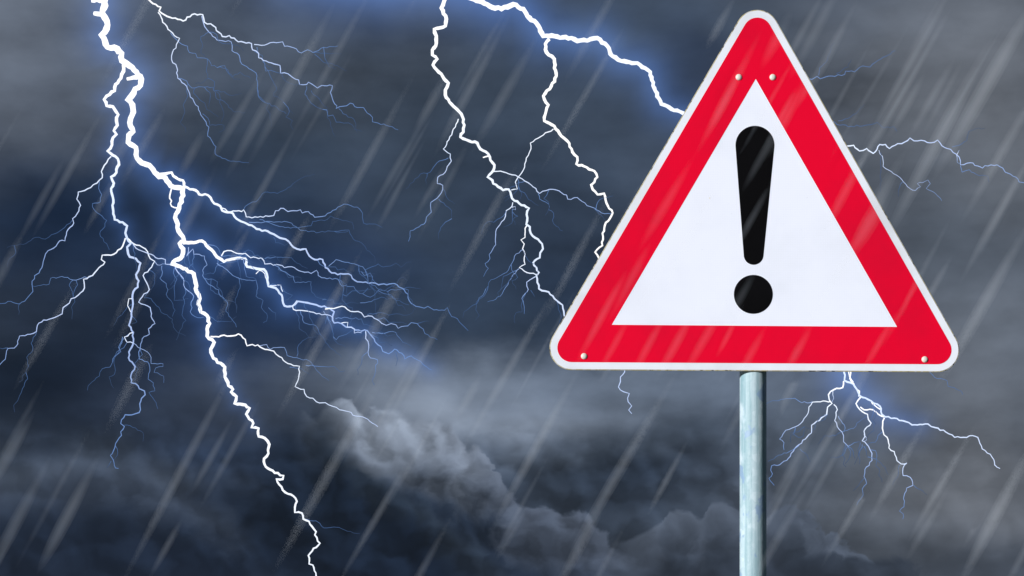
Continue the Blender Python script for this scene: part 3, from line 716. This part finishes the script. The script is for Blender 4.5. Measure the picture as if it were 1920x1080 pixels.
# ------------------------------------------------------------------ rain
m = bpy.data.materials.new('rain_water'); m.use_nodes = True; t = m.node_tree
for n in list(t.nodes): t.nodes.remove(n)
vs = t.nodes.new('ShaderNodeVolumeScatter'); vs.inputs['Color'].default_value = (.76, .86, 1.0, 1)
vs.inputs['Density'].default_value = 2.7; vs.inputs['Anisotropy'].default_value = -.35
ou = t.nodes.new('ShaderNodeOutputMaterial'); t.links.new(vs.outputs[0], ou.inputs['Volume'])
rr = random.Random(77)
LAYERS = [(.95, [], []), (.6, [], []), (.3, [], [])]      # sheath, body and core of every streak
placed = []
def seg_gap(p, q):
    best = 9e9
    for i in range(9):
        a = p[0].lerp(p[1], i / 8)
        u = max(0.0, min(1.0, (a - q[0]).dot(q[1] - q[0]) / (q[1] - q[0]).length_squared))
        best = min(best, (a - q[0].lerp(q[1], u)).length)
    return best
def streak(px, py, L, w, a, d):
    """falling water at photo point (centre), length and width in photo pixels, a = thickness, d = distance"""
    ang = math.radians(61.0 + rr.uniform(-1.6, 1.6))
    k = d / F
    ax = Vector((-math.cos(ang), rr.uniform(-.03, .03), -math.sin(ang))).normalized()
    U = Vector((math.sin(ang), 0, -math.cos(ang))); W = ax.cross(U).normalized()
    for tries in range(12):                       # no two streaks run into each other
        c = at(px, py, d); k = d / F
        seg = (c - ax * (L * .5 * k), c + ax * (L * .5 * k), w * k * .97)
        if all(seg_gap(seg, q) > (seg[2] + q[2]) * 1.05 for q in placed): break
        d += rr.uniform(-.25, .3)
    else: return
    placed.append(seg)
    ST = 12; n = 12
    peak = rr.uniform(.42, .62)
    for scale, RV, RF in LAYERS:
        LL = L * (.62 + .4 * scale)
        base = len(RV)
        RV.append(tuple(c - ax * (LL * .5 * k)))
        for i in range(1, ST):
            u = i / ST
            r = max(.06, math.sin(math.pi * (u ** (math.log(.5) / math.log(peak)))))
            q = c + ax * ((u - .5) * LL * k)
            for j in range(n):
                ph = 2 * math.pi * j / n; R = w * scale * k
                RV.append(tuple(q + U * (R * r ** .55 * math.cos(ph)) + W * (R * r ** 1.25 * math.sin(ph) * a)))
        RV.append(tuple(c + ax * (LL * .5 * k)))
        last = len(RV) - 1
        for j in range(n):
            j2 = (j + 1) % n
            RF.append((base, base + 1 + j2, base + 1 + j))
            for i in range(ST - 2):
                o0 = base + 1 + i * n; o1 = o0 + n
                RF.append((o0 + j, o0 + j2, o1 + j2, o1 + j))
            RF.append((last, last - n + j, last - n + j2))
# the streaks that stand out, (x, y, length, width, thickness, distance)
for s_ in ((545, 160, 330, 26, 1.0, 6.5), (480, 230, 230, 24, .9, 6.2), (620, 120, 300, 16, 1.0, 6), (700, 280, 330, 22, 1.0, 6.4), (740, 320, 200, 15, 1, 6.1), (890, 150, 300, 24, 1, 6.5), (1090, 190, 300, 15, 1.2, 6),
           (905, 430, 260, 22, 1, 6.3), (950, 700, 340, 18, 1.2, 6), (1010, 830, 330, 22, 1.3, 6.3), (1180, 850, 420, 28, 1.0, 6.4), (1255, 890, 160, 13, 1.4, 6), (700, 620, 260, 30, .9, 6.5), (780, 690, 260, 16, 1.3, 6),
           (620, 880, 420, 30, 1, 6.5), (700, 980, 260, 16, 1.3, 6), (130, 960, 240, 34, 1.1, 6.5), (330, 900, 420, 22, 1.2, 6.2), (400, 850, 160, 16, 1.2, 6), (310, 1030, 120, 15, 1.2, 6), (20, 850, 170, 24, 1.1, 6),
           (40, 960, 260, 34, .8, 6.4), (240, 730, 180, 30, .7, 6.3), (75, 380, 170, 18, 1, 6), (90, 620, 240, 20, 1, 6), (10, 500, 160, 24, .9, 6), (450, 210, 220, 18, 1.0, 6), (550, 460, 120, 18, 1.1, 6), (1560, 810, 330, 18, 1.2, 6.3),
           (1690, 870, 230, 20, 1.2, 6.2), (1770, 900, 250, 18, 1.3, 6.2), (1600, 960, 230, 18, 1.2, 6), (1870, 960, 300, 34, 1.1, 6.4), (1850, 560, 360, 34, 1.0, 6.5), (1700, 130, 330, 20, 1.2, 6), (1760, 260, 420, 40, .9, 6.5),
           (1850, 160, 380, 44, 1.0, 6.6), (1870, 300, 260, 26, 1, 6.2), (1660, 230, 260, 22, 1.1, 6.1), (1560, 90, 200, 22, 1, 6), (1510, 50, 180, 20, 1, 6), (1620, 420, 300, 40, .8, 6.5), (1860, 420, 240, 18, 1.2, 6),
           (1455, 75, 120, 30, .8, 4.4), (1480, 210, 200, 26, .9, 4.5), (1640, 400, 190, 44, .9, 4.3), (1600, 330, 260, 24, 1, 4.4), (1430, 290, 150, 18, 1.0, 4.5), (1415, 400, 170, 16, 1.3, 4.5), (1390, 555, 120, 20, .9, 4.4),
           (1125, 600, 200, 18, 1.3, 4.4), (1150, 650, 130, 14, 1.1, 4.5), (1220, 640, 150, 18, 1.1, 4.5), (1270, 640, 170, 22, 1.1, 4.4), (1330, 620, 200, 22, .9, 4.5), (1410, 660, 130, 20, .9, 4.5), (1500, 650, 120, 20, 1, 4.4), (1650, 640, 140, 14, 1.1, 4.5),
           (1300, 430, 240, 26, .8, 4.5), (1250, 380, 200, 24, .8, 4.4), (1180, 530, 160, 20, .8, 4.4), (1360, 190, 150, 20, .8, 4.5), (1560, 530, 220, 24, .7, 4.5)):
    x_, y_, L_, w_, a_, d_ = s_
    streak(x_, y_, L_ * 1.12, w_ * .32 + 3.8, a_ * (.8 if d_ > 5 else .62), d_)
for i in range(150):
    d = rr.uniform(3.4, 9.0)
    px = rr.uniform(-500, 2420); py = rr.uniform(-300, 1350)
    streak(px, py, rr.uniform(90, 330), rr.uniform(5, 12) * (6.0 / d) ** .3, rr.uniform(.6, 1.0) * min(1.0, 6.0 / d), d)
rain = None
for nm, (sc_, RV, RF) in zip(('rain', 'streak_body', 'streak_core'), LAYERS):
    me = bpy.data.meshes.new(nm); me.from_pydata(RV, [], RF)
    bm = bmesh.new(); bm.from_mesh(me); bmesh.ops.recalc_face_normals(bm, faces=bm.faces); bm.to_mesh(me); bm.free()
    o = link(nm, me, m, rain); o['kind'] = 'stuff'
    rain = rain or o
tag(rain, 'slanting pale streaks of rain falling across the whole view', 'rain', kind='stuff')
